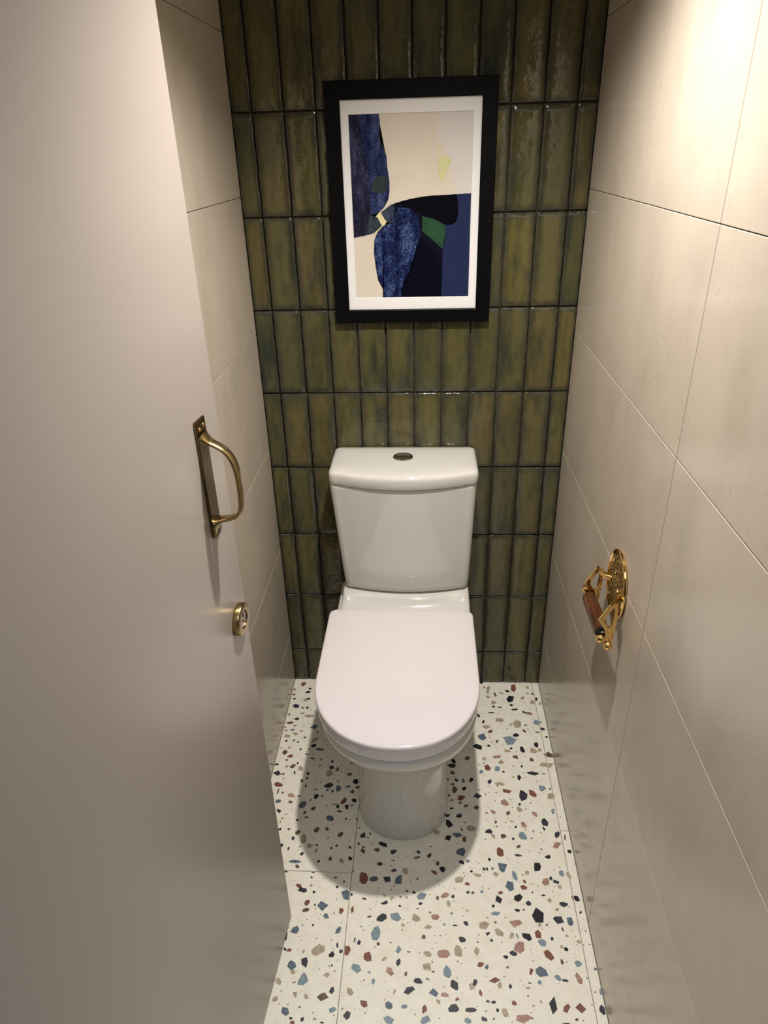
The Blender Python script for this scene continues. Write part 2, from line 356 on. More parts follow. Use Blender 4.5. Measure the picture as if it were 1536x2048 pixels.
for s in "298,250,77,111,R 502,601,83,65,K 77,718,45,43,O 550,895,74,46,K 450,947,67,63,T 210,1200,110,86,D 438,1279,44,41,O 577,1263,51,71,O 478,1494,80,44,T 688,1606,144,59,T 331,1725,79,69,K 168,1884,100,58,R 81,1556,32,56,O -1,1487,32,50,T -22,1974,43,42,K 325,1994,50,38,T 286,2153,71,42,B 549,2202,63,41,T 400,2302,87,71,T 878,2035,99,123,B 1012,2225,35,56,O 990,2500,90,109,T 178,2571,42,40,K 521,2608,39,27,K 969,2733,82,68,K 1178,2853,136,61,B 77,2831,27,39,T 301,2824,38,53,T 629,2863,30,39,K 393,3113,81,61,R 317,3248,47,31,R 827,3027,61,21,K 1013,3182,67,43,O 1252,3202,51,51,T 1574,3263,43,42,K 636,3349,24,47,K 65,3410,51,41,K 353,3474,42,59,T 744,3518,77,83,T 1251,3423,24,30,K 1578,3469,86,63,D 1738,3529,50,82,B 117,3717,118,98,D 970,3690,50,57,D 1545,3672,91,113,T 602,3669,26,57,K 967,3841,31,42,K 346,3880,36,32,T 238,4070,103,82,R 837,3928,41,64,O 1567,4052,118,86,D 1835,4145,79,96,B 2268,3913,75,87,K 1801,3919,45,47,T 967,4093,31,56,K 267,4289,28,93,O 391,4330,43,31,O 645,4395,96,85,P 1245,4201,64,39,T 1561,4206,41,34,O 1692,4236,36,40,K 2214,4237,61,61,O 847,4412,66,27,K 1295,4406,63,79,K 1445,4392,32,38,O 326,4594,85,60,B 974,4667,107,115,B 1160,4522,38,45,T 2016,4526,75,98,R 1804,4639,106,32,T 1269,4782,64,70,O 1597,4684,37,26,T 1880,4695,47,53,D 2109,4696,62,70,K 2236,4654,35,29,O 412,4869,68,73,D 1946,4837,74,32,K 605,4972,47,23,T 1069,4904,35,52,D 1135,5039,61,31,O 1729,5044,110,88,B 2128,5047,32,35,O 2410,5063,36,84,O 533,5093,34,36,T 920,5122,39,31,K 503,5192,22,23,K 6775,262,115,159,R 7212,233,44,75,T 6583,403,89,57,K 5996,367,67,157,T 5886,250,28,35,K 5820,49,44,53,K 6196,554,43,90,O 6389,498,63,51,T 6645,736,140,152,K 7006,693,62,67,P 7340,512,59,62,O 7179,489,55,45,T 7409,715,39,72,K 5973,660,66,78,T 7286,855,81,82,T 7489,909,42,66,T 6116,903,81,87,T 6105,1076,46,54,K 6290,1097,57,38,O 6637,997,50,49,D 6701,1171,105,37,K 6035,1321,106,32,K 6984,1279,68,48,K 7128,1327,87,74,R 5647,1457,42,73,K 6236,1599,116,90,T 6722,1748,115,165,T 6534,1778,37,51,T 6958,1786,52,25,K 7304,1681,152,107,L 7399,1918,81,60,D 5823,1874,126,75,T 5930,2054,63,69,R 5762,1689,37,71,K 6895,1996,51,75,R 7253,2044,62,35,R 5684,2270,120,121,B 6453,2367,181,173,L 6647,2179,84,73,K 7481,2217,40,39,K 5558,2638,133,98,K 6089,2401,43,81,O 5848,2583,43,47,K 6450,2667,50,47,K 6748,2695,75,126,K 7154,2497,64,100,K 6341,2758,92,74,T 7052,2723,99,98,T 7224,2681,57,65,T 7437,2857,123,101,O 5236,3037,74,81,O 6028,2968,116,77,P 6541,2961,77,100,O 6951,3033,70,86,R 5692,3046,56,68,T 5745,3353,90,114,R 6013,3366,83,96,L 6137,3156,80,76,T 5581,3488,59,65,L 6668,3272,31,49,K 7310,3230,199,120,T 6165,3469,38,30,K 6931,3488,171,65,D 7212,3500,58,30,T 4811,3308,112,79,D 4852,3152,63,89,K 4811,3547,62,82,O 5301,3756,68,72,K 5084,3796,61,75,B 5779,3799,58,75,D 6554,3653,61,81,K 6026,3866,118,54,T 5963,3921,47,50,T 6404,3632,31,21,R 7110,3966,110,116,L 7303,3984,33,29,K 4846,4093,74,114,O 5097,4040,57,74,K 6195,4085,120,82,R 6850,4144,93,118,R 6597,4212,109,173,D 5433,4271,129,88,D 5639,4212,30,32,T 5010,4332,93,87,R 7310,4209,99,129,T 6102,4445,111,102,P 6467,4476,39,47,D 4977,4483,46,35,O 5114,4576,72,50,O 5373,4606,65,81,O 6440,4627,71,81,T 7271,4656,45,77,L 5779,4718,65,73,P 5621,4761,45,42,T 6152,4751,58,61,O 6815,4758,64,80,P 4641,4870,65,49,D 4944,4867,81,72,D 4674,5099,93,118,K 7022,4993,89,108,D 5824,5016,32,52,O 6224,4980,51,22,T 6499,5066,89,81,P 6971,5165,28,62,K 6295,5135,41,37,K 5202,5209,117,91,T 4985,5260,35,33,O 4377,5364,69,68,T 4853,5400,144,93,B 4637,5504,88,102,K 5036,5511,53,77,R 534,5399,42,37,K 759,5391,55,44,O 997,5463,67,80,O 897,5627,41,54,D 1159,5636,85,118,T 1326,5833,88,77,T 1435,5386,74,77,O 1687,5348,58,51,O 2040,5491,70,75,O 1751,5597,35,43,T 650,5840,50,63,K 841,5919,25,56,D 1176,6037,53,51,D 1114,5847,31,38,L 1499,5792,44,35,O 1862,5862,40,35,O 1980,5799,31,45,O 2305,5826,37,45,K 1507,5940,37,58,T 1040,6240,138,43,B 1867,6147,46,60,R 2132,6184,67,103,T 2334,6123,58,70,K 1600,6219,34,33,K 1132,6368,49,53,O 2590,5497,70,78,D 2760,5448,25,29,K 2711,5556,44,39,T 3099,5725,115,73,K 2625,5931,56,75,O 2505,5728,34,42,D 2622,5814,50,24,K 2952,5871,68,61,O 3350,5908,71,68,D 3036,6227,76,56,D 3341,6133,58,30,T 3934,5894,55,51,D 4195,5969,46,71,D 3905,6036,79,37,O 2686,6594,113,142,R 2940,6607,104,79,B 3216,6603,107,79,D 3495,6605,95,119,B 3646,6389,75,106,T 3385,6383,69,48,D 4381,6171,45,56,R 4493,6310,63,84,K 4313,6400,75,58,R 3924,6564,30,35,O 880,6494,48,36,K 1518,6500,42,19,O 1496,6619,33,22,K 2044,6605,54,25,O 2253,6689,33,35,K 2114,6828,29,34,K 1250,6844,77,56,R 1345,6933,132,56,D 1520,6816,33,22,O 1601,6970,32,46,K 2341,7017,105,148,B 2455,6989,29,42,D 2754,7083,49,30,O 1493,7220,64,66,R 1855,7280,112,97,B 1483,7382,75,47,O 1672,7258,20,30,K 1941,7500,71,72,B 2263,7372,54,87,R 2508,7334,57,73,R 3201,7155,80,59,D 3355,7045,43,48,T 3198,6991,41,33,T 3540,7213,37,26,K 3996,7148,49,35,D 4018,6975,121,93,L 3688,6867,41,24,K 3849,6891,41,33,K 4370,6998,35,66,O 4535,6941,101,69,P 3683,7012,26,36,T 4611,7116,43,88,T 2885,7475,51,26,O 3163,7495,118,102,D 3464,7478,118,105,L 3895,7467,82,94,T 4316,7428,82,63,P 4196,7333,40,32,T 1334,7827,87,83,B 1126,7950,72,99,D 1695,7707,31,34,K 2247,7805,58,83,B 4167,7647,92,58,T 3624,7632,42,39,T 3051,7842,94,150,L 4501,7584,28,28,L 4070,7862,47,49,O 2712,8031,47,56,D 2619,7975,25,59,D 3118,8041,35,40,O 1865,8210,147,121,T 2167,8297,65,73,K 2261,8097,27,56,D 2349,8222,46,42,D 2478,8212,68,110,R 1268,8247,52,37,R 1177,8230,30,32,K 1571,8256,33,40,T 3545,8143,68,79,L 3757,8182,48,18,O 3257,8331,59,54,T 4152,8210,83,67,T 4474,8184,129,101,P 2907,8317,86,100,R 1632,8473,83,108,D 1369,8539,94,92,B 2712,8543,111,103,L 3554,8393,53,68,D 4133,8445,90,90,T 4545,8548,86,119,L 2196,8506,21,28,D 2969,8605,47,30,L 3384,8575,95,77,P 3711,8607,34,47,O 4257,8542,39,27,R 2118,8696,61,57,T 1418,8668,53,50,T 1648,8821,100,108,L 1157,8851,63,69,T 1475,8860,37,27,T 3957,8743,88,58,D 3068,8780,36,61,L 4151,8687,39,34,L 3497,8947,26,47,T 3799,8906,108,85,D 2253,8974,52,60,D 1541,9077,67,57,T 2623,8990,62,78,T 1758,9108,49,47,T 2086,9102,98,71,O 4261,8934,100,83,B 4488,8964,74,49,P 1157,9175,57,57,T 2903,9195,71,71,R 4361,9093,48,51,T 3401,9206,73,69,B 3702,9205,76,48,L 4088,9237,58,73,R 1386,9382,76,76,B 2313,9316,68,57,L 2593,9399,70,72,D 1522,9500,33,25,K 1745,9509,38,43,D 1990,9492,45,31,T 1567,9571,50,33,R 2133,9548,42,22,K 3406,9461,99,77,L 4113,9420,107,77,L 2496,9297,15,21,K 5636,5285,98,66,D 5967,5396,75,78,O 6199,5461,36,37,D 5733,5412,47,65,T 6432,5388,93,115,L 6709,5239,29,46,T 6639,5437,36,25,R 7268,5318,64,83,D 7439,5376,25,83,R 7198,5593,106,93,P 7477,5755,49,59,K 6946,5913,76,54,K 6273,5899,108,39,D 6303,5672,56,52,O 6835,5724,39,40,T 5844,5837,84,125,R 5588,6023,42,42,K 4942,5854,113,125,B 4938,6119,73,61,K 5081,6087,59,38,L 5153,6342,45,33,K 5448,6276,41,37,D 5518,6259,27,49,K 5641,6254,41,49,B 5871,6205,113,120,B 6681,6175,93,128,K 7567,6049,27,50,K 6132,6409,61,110,L 6412,6329,54,52,T 5291,6432,95,48,T 5707,6399,82,62,T 4854,6554,108,79,T 7191,6315,61,75,L 6934,6448,44,48,D 7040,6516,70,58,D 7357,6363,57,85,T 6803,6539,87,91,P 7099,6641,47,57,T 6335,6545,37,47,R 6301,6681,70,64,R 6003,6675,97,135,B 5049,6647,64,43,R 5359,6818,40,35,L 5158,6847,40,35,R 5049,6841,33,35,D 5772,6824,53,42,R 4712,6947,40,41,D 6485,6793,26,28,K 6152,6937,105,83,K 5704,6995,86,89,K 5587,7135,33,37,K 6359,7055,65,65,D 7106,7043,98,69,D 7433,6899,62,77,K 7343,6892,36,59,R 6833,6969,46,59,T 6710,6854,46,21,K 7454,7206,35,47,D 5631,7299,94,50,L 6091,7212,68,40,K 6545,7297,141,156,K 6953,7378,109,102,D 7197,7427,64,105,B 6019,7479,140,110,P 6972,7165,65,41,T 6238,7196,29,20,O 4667,7336,39,26,L 5010,7260,23,37,T 4738,7596,57,19,D 4970,7539,48,55,D 5594,7499,42,29,R 5361,7556,115,93,T 6536,7517,44,49,T 6688,7511,25,29,D 7006,7584,25,48,R 5416,7740,54,44,D 5662,7731,91,94,T 5914,7771,53,75,T 6033,7766,28,60,L 6228,7777,97,97,K 6467,7715,88,95,R 6530,7885,84,74,L 6750,7796,31,38,D 7072,7722,34,29,T 7297,7839,43,41,T 4878,7889,81,65,D 5487,7877,31,34,D 6054,7985,114,116,P 4781,8120,87,117,T 5165,8126,65,102,T 5909,8129,74,57,D 5749,8206,52,36,K 6925,7951,43,46,T 7002,7996,46,40,K 6632,8121,89,99,R 6877,8249,36,53,O 7194,8265,75,65,L 5216,8368,70,55,R 5349,8412,42,49,B 5765,8400,30,26,R 6227,8467,54,69,R 6434,8476,126,107,B 6741,8559,74,57,L 6886,8606,71,31,D 7158,8578,68,120,P 7348,8351,21,29,T 7524,8361,33,29,B 5467,8653,107,62,R 4681,8769,98,94,D 5089,8713,45,67,D 5014,8791,71,69,T 5574,8740,47,61,T 5779,8754,41,58,D 6178,8682,50,17,K 6372,8660,44,42,L 6128,8772,47,28,T 7558,8781,64,67,L 4724,9038,50,40,R 5189,8906,32,60,R 5424,9057,49,32,D 5318,9048,41,29,O 5827,9058,58,45,R 6555,9075,89,147,K 6821,9103,66,80,R 7091,9105,100,93,R 7493,9101,60,88,D 4660,9202,104,73,D 4972,9215,121,44,D 5492,9193,32,34,K 5623,9226,63,78,T 5968,9319,142,90,P 5228,9356,68,38,D 4920,9394,71,56,L 6975,9297,34,31,R 6774,9369,84,15,K 6191,9085,29,24,T 6344,9013,26,35,T".split():
    a = s.split(','); chips.append((int(a[0])/1e4, -int(a[1])/1e4, int(a[2])/1e4, int(a[3])/1e4, a[4]))
grid = {}
def gput(c): grid.setdefault((int(c[0]//.03), int(c[1]//.03)), []).append(c)
def free(x, y, r):
    gx, gy = int(x//.03), int(y//.03)
    for i in (-1, 0, 1):
        for j in (-1, 0, 1):
            for c in grid.get((gx+i, gy+j), ()):
                if (c[0]-x)**2+(c[1]-y)**2 < (r+max(c[2], c[3])+.0012)**2: return False
    return True
for c in chips: gput(c)
# where the photograph shows the chips only as specks, or not at all, they are scattered
def seen(x, y): return -1.0 < y < 0 and not (.2 < x < .5 and y > -.5) and x > .07
for k in range(2700):
    x, y = rng.uniform(0, W), rng.uniform(-1.6, 0)
    big = rng.random()
    r = (.0008+.0016*rng.random()) if (seen(x, y) or big < .45) else (.003+.006*big*big)
    if seen(x, y) and rng.random() < .25: continue
    if free(x, y, r):
        c = (x, y, r*rng.uniform(.8, 1.3), r*rng.uniform(.7, 1.1), rng.choice('KDOOTTTRBLP' if r > .0025 else 'OTTTTTRL')); chips.append(c); gput(c)
bmt = [bmesh.new() for _ in tiles]
def clip_poly(pts, x0, x1, y0, y1):
    for ax, v, sg in ((0, x0, 1), (0, x1, -1), (1, y0, 1), (1, y1, -1)):
        out = []
        for i in range(len(pts)):
            a, b_ = pts[i-1], pts[i]
            ia, ib = (a[ax]-v)*sg >= 0, (b_[ax]-v)*sg >= 0
            if ia != ib:
                t = (v-a[ax])/(b_[ax]-a[ax]); q = [a[0]+(b_[0]-a[0])*t, a[1]+(b_[1]-a[1])*t]; out.append(q)
            if ib: out.append(b_)
        pts = out
        if len(pts) < 3: return []
    return pts
for (x, y, hx, hy, cc) in chips:
    n = rng.choice((4, 5, 5, 6, 6, 7)) if hx+hy > .004 else 5
    a0 = rng.uniform(0, 6.28); rot = rng.uniform(-.5, .5)
    pts = []
    for q in range(n):
        a = a0+2*math.pi*(q+rng.uniform(-.28, .28))/n; r = rng.uniform(.82, 1.26)
        px, py = math.cos(a)*r, math.sin(a)*r
        sk = rot*.5
        pts.append([x+(px+sk*py)*hx, y+(py+sk*px*.6)*hy])
    mi = keys.index(cc)
    for (o, x0, x1, y0, y1), bm in zip(tiles, bmt):
        if x < x0-.03 or x > x1+.03 or y < y0-.03 or y > y1+.03: continue
        pc = clip_poly(pts, x0+.0008, x1-.0008, y0+.0008, y1-.0008)
        if len(pc) >= 3:
            try:
                top = [bm.verts.new((p[0], p[1], .00012)) for p in pc]; f = bm.faces.new(top); f.material_index = mi
                bot = [bm.verts.new((p[0], p[1], -.001)) for p in pc]
                for q in range(len(pc)):
                    g = bm.faces.new((top[q], bot[q], bot[(q+1) % len(pc)], top[(q+1) % len(pc)])); g.material_index = mi
            except ValueError: pass
for (o, *_), bm in zip(tiles, bmt):
    if len(bm.faces):
        bmesh.ops.recalc_face_normals(bm, faces=bm.faces)
        for f in bm.faces:
            if len(f.verts) > 2 and abs(f.normal.z) > .5 and f.normal.z < 0: f.normal_flip()
        obj('terrazzo_chips', bm, cmats, o, kind='stuff')
    else: bm.free()

# ------------------------------------------------------------------ door (open, seen face on at the left)
dE = Vector((.1200, -.754, 0)); dU = Vector((-.081, -.9967, 0)).normalized(); dN = Vector((.9967, -.081, 0)).normalized()
dM = Matrix((dU, dN*1.0, Vector((0, 0, 1)))).transposed().to_4x4(); dM.translation = dE   # local x: along the door to the hinge, y: out of its face, z up
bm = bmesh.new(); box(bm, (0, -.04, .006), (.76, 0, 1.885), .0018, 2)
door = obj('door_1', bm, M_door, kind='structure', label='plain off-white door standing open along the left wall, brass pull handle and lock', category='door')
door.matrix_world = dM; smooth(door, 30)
# pull handle
hu, hz0, hz1 = .067, .996, 1.169
bm = bmesh.new()
pl = [(-.015, hz0+.006), (-.009, hz0), (.009, hz0), (.015, hz0+.006), (.015, hz1), (-.015, hz1)]
fs = []
vs = [bm.verts.new((hu+x, .0002, z)) for x, z in pl]; f = bm.faces.new(vs)
ex = bmesh.ops.extrude_face_region(bm, geom=[f]); top = [v for v in ex['geom'] if isinstance(v, bmesh.types.BMVert)]
for v in top: v.co.y = .0040
bmesh.ops.recalc_face_normals(bm, faces=bm.faces)
bmesh.ops.bevel(bm, geom=[e for e in bm.edges if all(v.co.y > .003 for v in e.verts)], offset=.0010, segments=2, affect='EDGES')
hp = obj('pull_handle', bm, M_ant, door); smooth(hp, 30)
hp['label'] = 'brass pull handle on the door face'
cp = [(.000, 1.144), (.010, 1.138), (.020, 1.133), (.030, 1.126), (.0375, 1.114), (.0415, 1.098), (.0428, 1.078), (.0425, 1.058), (.0405, 1.042), (.035, 1.031), (.024, 1.026), (.012, 1.023), (.000, 1.017)]
# smooth the path
def cr(P, n=5):
    out = []
    for i in range(len(P)-1):
        p0, p1, p2, p3 = P[max(i-1, 0)], P[i], P[i+1], P[min(i+2, len(P)-1)]
        for k in range(n):
            t = k/n
            out.append(tuple(.5*((2*b)+(-a+c)*t+(2*a-5*b+4*c-d)*t*t+(-a+3*b-3*c+d)*t**3) for a, b, c, d in zip(p0, p1, p2, p3)))
    out.append(P[-1]); return out
path = cr(cp); N = len(path)
bm = bmesh.new(); rads = []; eccs = []
rings = []
for i, (y, z) in enumerate(path):
    s = i/(N-1); end = min(s, 1-s)
    wdt = .0082+.0065*max(0, 1-end/.14)**1.6      # flares where it meets the plate
    thk = .0030+.0060*max(0, 1-end/.10)**1.6
    a = Vector((0, path[min(i+1, N-1)][0]-path[max(i-1, 0)][0], path[min(i+1, N-1)][1]-path[max(i-1, 0)][1])).normalized()
    nn = Vector((0, a.z, -a.y)); ww = Vector((1, 0, 0))
    rings.append([Vector((hu, y+.002, z))+ww*wdt*math.copysign(abs(math.cos(t))**.75, math.cos(t))+nn*thk*math.copysign(abs(math.sin(t))**.75, math.sin(t)) for t in [2*math.pi*k/20 for k in range(20)]])
loft(bm, rings)
g = obj('grip', bm, M_antl, hp); smooth(g, 50)
for x, z in ((-.0065, hz1-.010), (.0065, hz1-.012), (-.0065, hz0+.012), (.0065, hz0+.011)):
    bm = bmesh.new(); lathe(bm, [(.0031, .0036), (.0031, .0046), (.0022, .0052), (.0008, .0049)], 20, Matrix.Translation((hu+x, 0, z)) @ Matrix.Rotation(-math.pi/2, 4, 'X'))
    s_ = obj('screw', bm, M_brass, hp); smooth(s_, 40)
# round lock
lu, lz = .0375, .829
ML = Matrix.Translation((lu, 0, lz)) @ Matrix.Rotation(-math.pi/2, 4, 'X')
bm = bmesh.new(); lathe(bm, [(.0258, .0002), (.0262, .001), (.0262, .0085), (.0256, .0100), (.0243, .0106), (.0150, .0106), (.0146, .0102), (.0144, .0062)], 64, ML)
lk = obj('lock_escutcheon', bm, M_antl, door); smooth(lk, 35)
lk['label'] = 'round satin brass lock plate below the pull handle'
bm = bmesh.new(); lathe(bm, [(.0138, .0066), (.0140, .0070), (.0136, .0088), (.0125, .0092)], 48, ML); ld = obj('lock_cylinder', bm, M_nickel, lk); smooth(ld, 35)
bm = bmesh.new(); box(bm, (lu-.0022, .0090, lz+.0045), (lu+.0022, .0096, lz+.0110), .0003, 1); obj('indicator_slot', bm, M_dark, lk)
bm = bmesh.new(); lathe(bm, [(.0046, .0091), (.0046, .0098), (.0036, .0102)], 24, Matrix.Translation((lu, 0, lz-.002)) @ Matrix.Rotation(-math.pi/2, 4, 'X')); kk = obj('key_core', bm, M_nickel, lk); smooth(kk, 35)
bm = bmesh.new(); box(bm, (lu-.0007, .0100, lz-.0052), (lu+.0007, .0104, lz+.0012)); obj('key_slot', bm, M_dark, lk)

# ------------------------------------------------------------------ picture
FXa, FXb, FZa, FZb = .1985, .5530, 1.1080, 1.5920; FD = .021; FT = -.0042
pic = bpy.data.objects.new('framed_picture', None); C.objects.link(pic); pic.location = ((FXa+FXb)/2, -.005, FZa)
pic['label'] = 'black framed abstract print in navy, cream and green hung above the toilet'; pic['category'] = 'picture'
o0 = Vector(pic.location)
def rel(p): return Vector(p)-o0
IXa, IXb, IZa, IZb = .2308, .5215, 1.1385, 1.5575
bm = bmesh.new()
prof = [(0, -.0052), (0, -FD+.001), (.001, -FD), (.0295, -FD), (.0315, -FD+.0012), (.0318, -.0125), (.0318, -.0052)]
rings = []
for d, y in prof:
    fx = d/.0318
    xa, xb = FXa+(IXa-FXa)*fx, FXb+(IXb-FXb)*fx; za, zb = FZa+(IZa-FZa)*fx, FZb+(IZb-FZb)*fx
    rings.append([rel((xa, y, za)), rel((xb, y, za)), rel((xb, y, zb)), rel((xa, y, zb))])
L = [[bm.verts.new(p) for p in r] for r in rings]
for a, b_ in zip(L, L[1:]+L[:1]):
    for i in range(4): bm.faces.new((a[i], a[(i+1) % 4], b_[(i+1) % 4], b_[i]))
bmesh.ops.recalc_face_normals(bm, faces=bm.faces)
obj('frame', bm, M_black, pic)
def flat(name, x0, x1, z0, z1, y, th, mat, parent):
    return boxo(name, tuple(rel((x0, y, z0))), tuple(rel((x1, y+th, z1))), mat, parent)
AXa, AXb, AZa, AZb = .2472, .5044, 1.1645, 1.5316
M_paper = simple('warm_print_paper', rgb(218, 208, 192), .7, noise=.06, nscale=14)
backing = flat('backing_board', IXa-.008, IXb+.008, IZa-.008, IZb+.008, -.0085, .003, M_black, pic)
# mount card with a window
bm = bmesh.new()
ro = [(IXa-.003, IZa-.003), (IXb+.003, IZa-.003), (IXb+.003, IZb+.003), (IXa-.003, IZb+.003)]; ri = [(AXa-.001, AZa-.001), (AXb+.001, AZa-.001), (AXb+.001, AZb+.001), (AXa-.001, AZb+.001)]
ri2 = [(AXa, AZa), (AXb, AZa), (AXb, AZb), (AXa, AZb)]
LL = [[bm.verts.new(rel((x, y, z))) for x, z in q] for q, y in ((ro, -.0112), (ri, -.0112), (ri2, -.0100), (ri2, -.0092), (ro, -.0092))]
for a, b_ in zip(LL, LL[1:]):
    for i in range(4): bm.faces.new((a[i], a[(i+1) % 4], b_[(i+1) % 4], b_[i]))
bmesh.ops.recalc_face_normals(bm, faces=bm.faces)
obj('mount', bm, M_mat, pic)
SH = {
    'pale': [(0.4359,1.5315),(0.5039,1.5314),(0.5043,1.3787),(0.4717,1.3789),(0.4681,1.3968),(0.4601,1.4213),(0.4609,1.4477),(0.4488,1.4551),(0.4339,1.4789),(0.431,1.4998)],
    'cream': [(0.2869,1.3408),(0.3067,1.3475),(0.3147,1.3376),(0.3228,1.3258),(0.3334,1.3235),(0.3113,1.3157),(0.2968,1.3016),(0.2938,1.2964),(0.2973,1.3173)],
    'leaf': [(0.4316,1.4484),(0.4488,1.4515),(0.4591,1.4429),(0.452,1.4215),(0.4429,1.3986),(0.436,1.4122)],
    'stroke': [(0.4262,1.4557),(0.4431,1.4815),(0.4444,1.4796),(0.4315,1.4543)],
    'slate': [(0.2469,1.5324),(0.3095,1.5317),(0.3116,1.5146),(0.3097,1.4962),(0.3119,1.4799),(0.3196,1.4679),(0.3238,1.4536),(0.3253,1.4295),(0.3284,1.41),(0.3284,1.3853),(0.3253,1.3703),(0.318,1.3579),(0.3066,1.3467),(0.2982,1.3431),(0.2869,1.3408),(0.2924,1.3368),(0.3007,1.3353),(0.306,1.3249),(0.3106,1.3183),(0.3013,1.3094),(0.2884,1.3018),(0.2684,1.2975),(0.2478,1.2942)],
    'slate_dark': [(0.2469,1.5324),(0.2688,1.5318),(0.2698,1.5135),(0.2724,1.4926),(0.2779,1.4642),(0.2835,1.4354),(0.2863,1.4011),(0.286,1.3763),(0.2869,1.3408),(0.2824,1.3306),(0.277,1.2994),(0.2478,1.2942)],
    'steel': [(0.2784,1.2994),(0.2824,1.3306),(0.2869,1.34),(0.2924,1.3368),(0.3021,1.334),(0.3106,1.3183),(0.3013,1.3094),(0.2884,1.3018)],
    'olive': [(0.2949,1.4108),(0.3019,1.416),(0.3168,1.4164),(0.3249,1.4125),(0.3245,1.3953),(0.3187,1.3843),(0.3022,1.3834),(0.2885,1.3862)],
    'navy': [(0.3086,1.1646),(0.312,1.1801),(0.2995,1.2042),(0.2947,1.2346),(0.2921,1.2618),(0.2936,1.2885),(0.3011,1.3042),(0.3113,1.3157),(0.3255,1.3219),(0.3334,1.3235),(0.3228,1.3258),(0.3147,1.3376),(0.3108,1.3453),(0.3207,1.3528),(0.3319,1.3601),(0.3569,1.3671),(0.3872,1.3727),(0.4146,1.3758),(0.4731,1.3777),(0.5043,1.3787),(0.5048,1.1643)],
    'indigo': [(0.4731,1.3777),(0.5043,1.3787),(0.5048,1.1643),(0.4432,1.1653),(0.4444,1.2264),(0.4447,1.2642),(0.45,1.288),(0.4512,1.3037),(0.4496,1.3167),(0.4648,1.3171),(0.4744,1.3239),(0.4775,1.3417),(0.4762,1.3644)],
    'black': [(0.3403,1.3612),(0.3569,1.3671),(0.3872,1.3727),(0.4173,1.3757),(0.4731,1.3777),(0.4772,1.3568),(0.4775,1.3417),(0.473,1.3239),(0.4648,1.3171),(0.4537,1.3186),(0.4258,1.33),(0.3995,1.3408),(0.3761,1.3541),(0.354,1.3596)],
    'green': [(0.3995,1.3357),(0.4259,1.3287),(0.4496,1.3167),(0.4512,1.3037),(0.4481,1.288),(0.4447,1.2669),(0.4262,1.2832),(0.3995,1.3047)],
    'watercolour': [(0.3086,1.1646),(0.312,1.1801),(0.2995,1.2042),(0.2947,1.2346),(0.2921,1.2618),(0.2936,1.2885),(0.3011,1.3042),(0.3113,1.3157),(0.3334,1.3235),(0.3398,1.337),(0.3429,1.3548),(0.3705,1.3517),(0.3898,1.3359),(0.3953,1.2996),(0.3867,1.2654),(0.3693,1.2168),(0.3545,1.1893),(0.3527,1.1653)],
    'steel2': [(0.3108,1.3453),(0.3207,1.3528),(0.3319,1.3596),(0.3401,1.3549),(0.3374,1.3294),(0.3334,1.3235),(0.3228,1.3258),(0.3147,1.3376)],
    'midnight': [(0.3541,1.1653),(0.3561,1.2004),(0.3751,1.2277),(0.3839,1.2654),(0.3953,1.297),(0.4122,1.2755),(0.4321,1.2565),(0.4438,1.2265),(0.4432,1.1653)],
}
PM = {
 'paper': M_paper,
 'pale': paint('print_pale_grey', [(.3, rgb(210, 206, 200)), (.7, rgb(218, 210, 206))], (12, 12, 9)),
 'cream': simple('print_cream', rgb(222, 212, 168), .6),
 'leaf': paint('print_leaf', [(.35, rgb(198, 202, 140)), (.65, rgb(216, 212, 172))], (110, 90, 18)),
 'stroke': simple('print_stroke', rgb(214, 208, 170), .6),
 'slate': paint('print_slate_blue', [(.34, rgb(16, 20, 48)), (.50, rgb(42, 52, 92)), (.68, rgb(80, 92, 128))], (48, 10, 17), fine=.5),
 'slate_dark': paint('print_dark_slate', [(.34, rgb(22, 19, 30)), (.52, rgb(40, 40, 62)), (.70, rgb(70, 76, 104))], (42, 10, 14), fine=.6),
 'steel': paint('print_steel', [(.35, rgb(34, 38, 46)), (.7, rgb(70, 78, 88))], (60, 10, 40), fine=.3),
 'olive': paint('print_olive_blue', [(.35, rgb(38, 46, 54)), (.7, rgb(62, 68, 66))], (70, 10, 25), fine=.3),
 'navy': simple('print_navy', rgb(14, 14, 30), .6),
 'indigo': simple('print_indigo', rgb(38, 46, 80), .6, noise=.08, nscale=10),
 'black': simple('print_black', rgb(5, 5, 12), .6, noise=.2, nscale=12),
 'green': paint('print_green', [(.3, rgb(32, 56, 44)), (.7, rgb(52, 92, 60))], (10, 10, 22)),
 'watercolour': paint('print_watercolour', [(.36, rgb(8, 10, 36)), (.5, rgb(30, 42, 86)), (.66, rgb(84, 100, 142))], (40, 10, 20), fine=.65),
 'steel2': paint('print_steel_light', [(.35, rgb(36, 42, 62)), (.7, rgb(76, 84, 102))], (60, 10, 40), fine=.3),
 'midnight': simple('print_midnight', rgb(8, 7, 26), .6, noise=.2, nscale=20),
}
for q in PM.values(): q.node_tree.nodes['Principled BSDF'].inputs['Specular IOR Level'].default_value = .04
order = ['pale', 'cream', 'leaf', 'stroke', 'slate', 'slate_dark', 'steel', 'olive', 'navy', 'indigo', 'black', 'green', 'watercolour', 'steel2', 'midnight']
bm = bmesh.new(); pm = [PM['paper']]+[PM[k] for k in order]
f = bm.faces.new([bm.verts.new(rel(p)) for p in ((AXa-.002, -.0090, AZa-.002), (AXb+.002, -.0090, AZa-.002), (AXb+.002, -.0090, AZb+.002), (AXa-.002, -.0090, AZb+.002))])
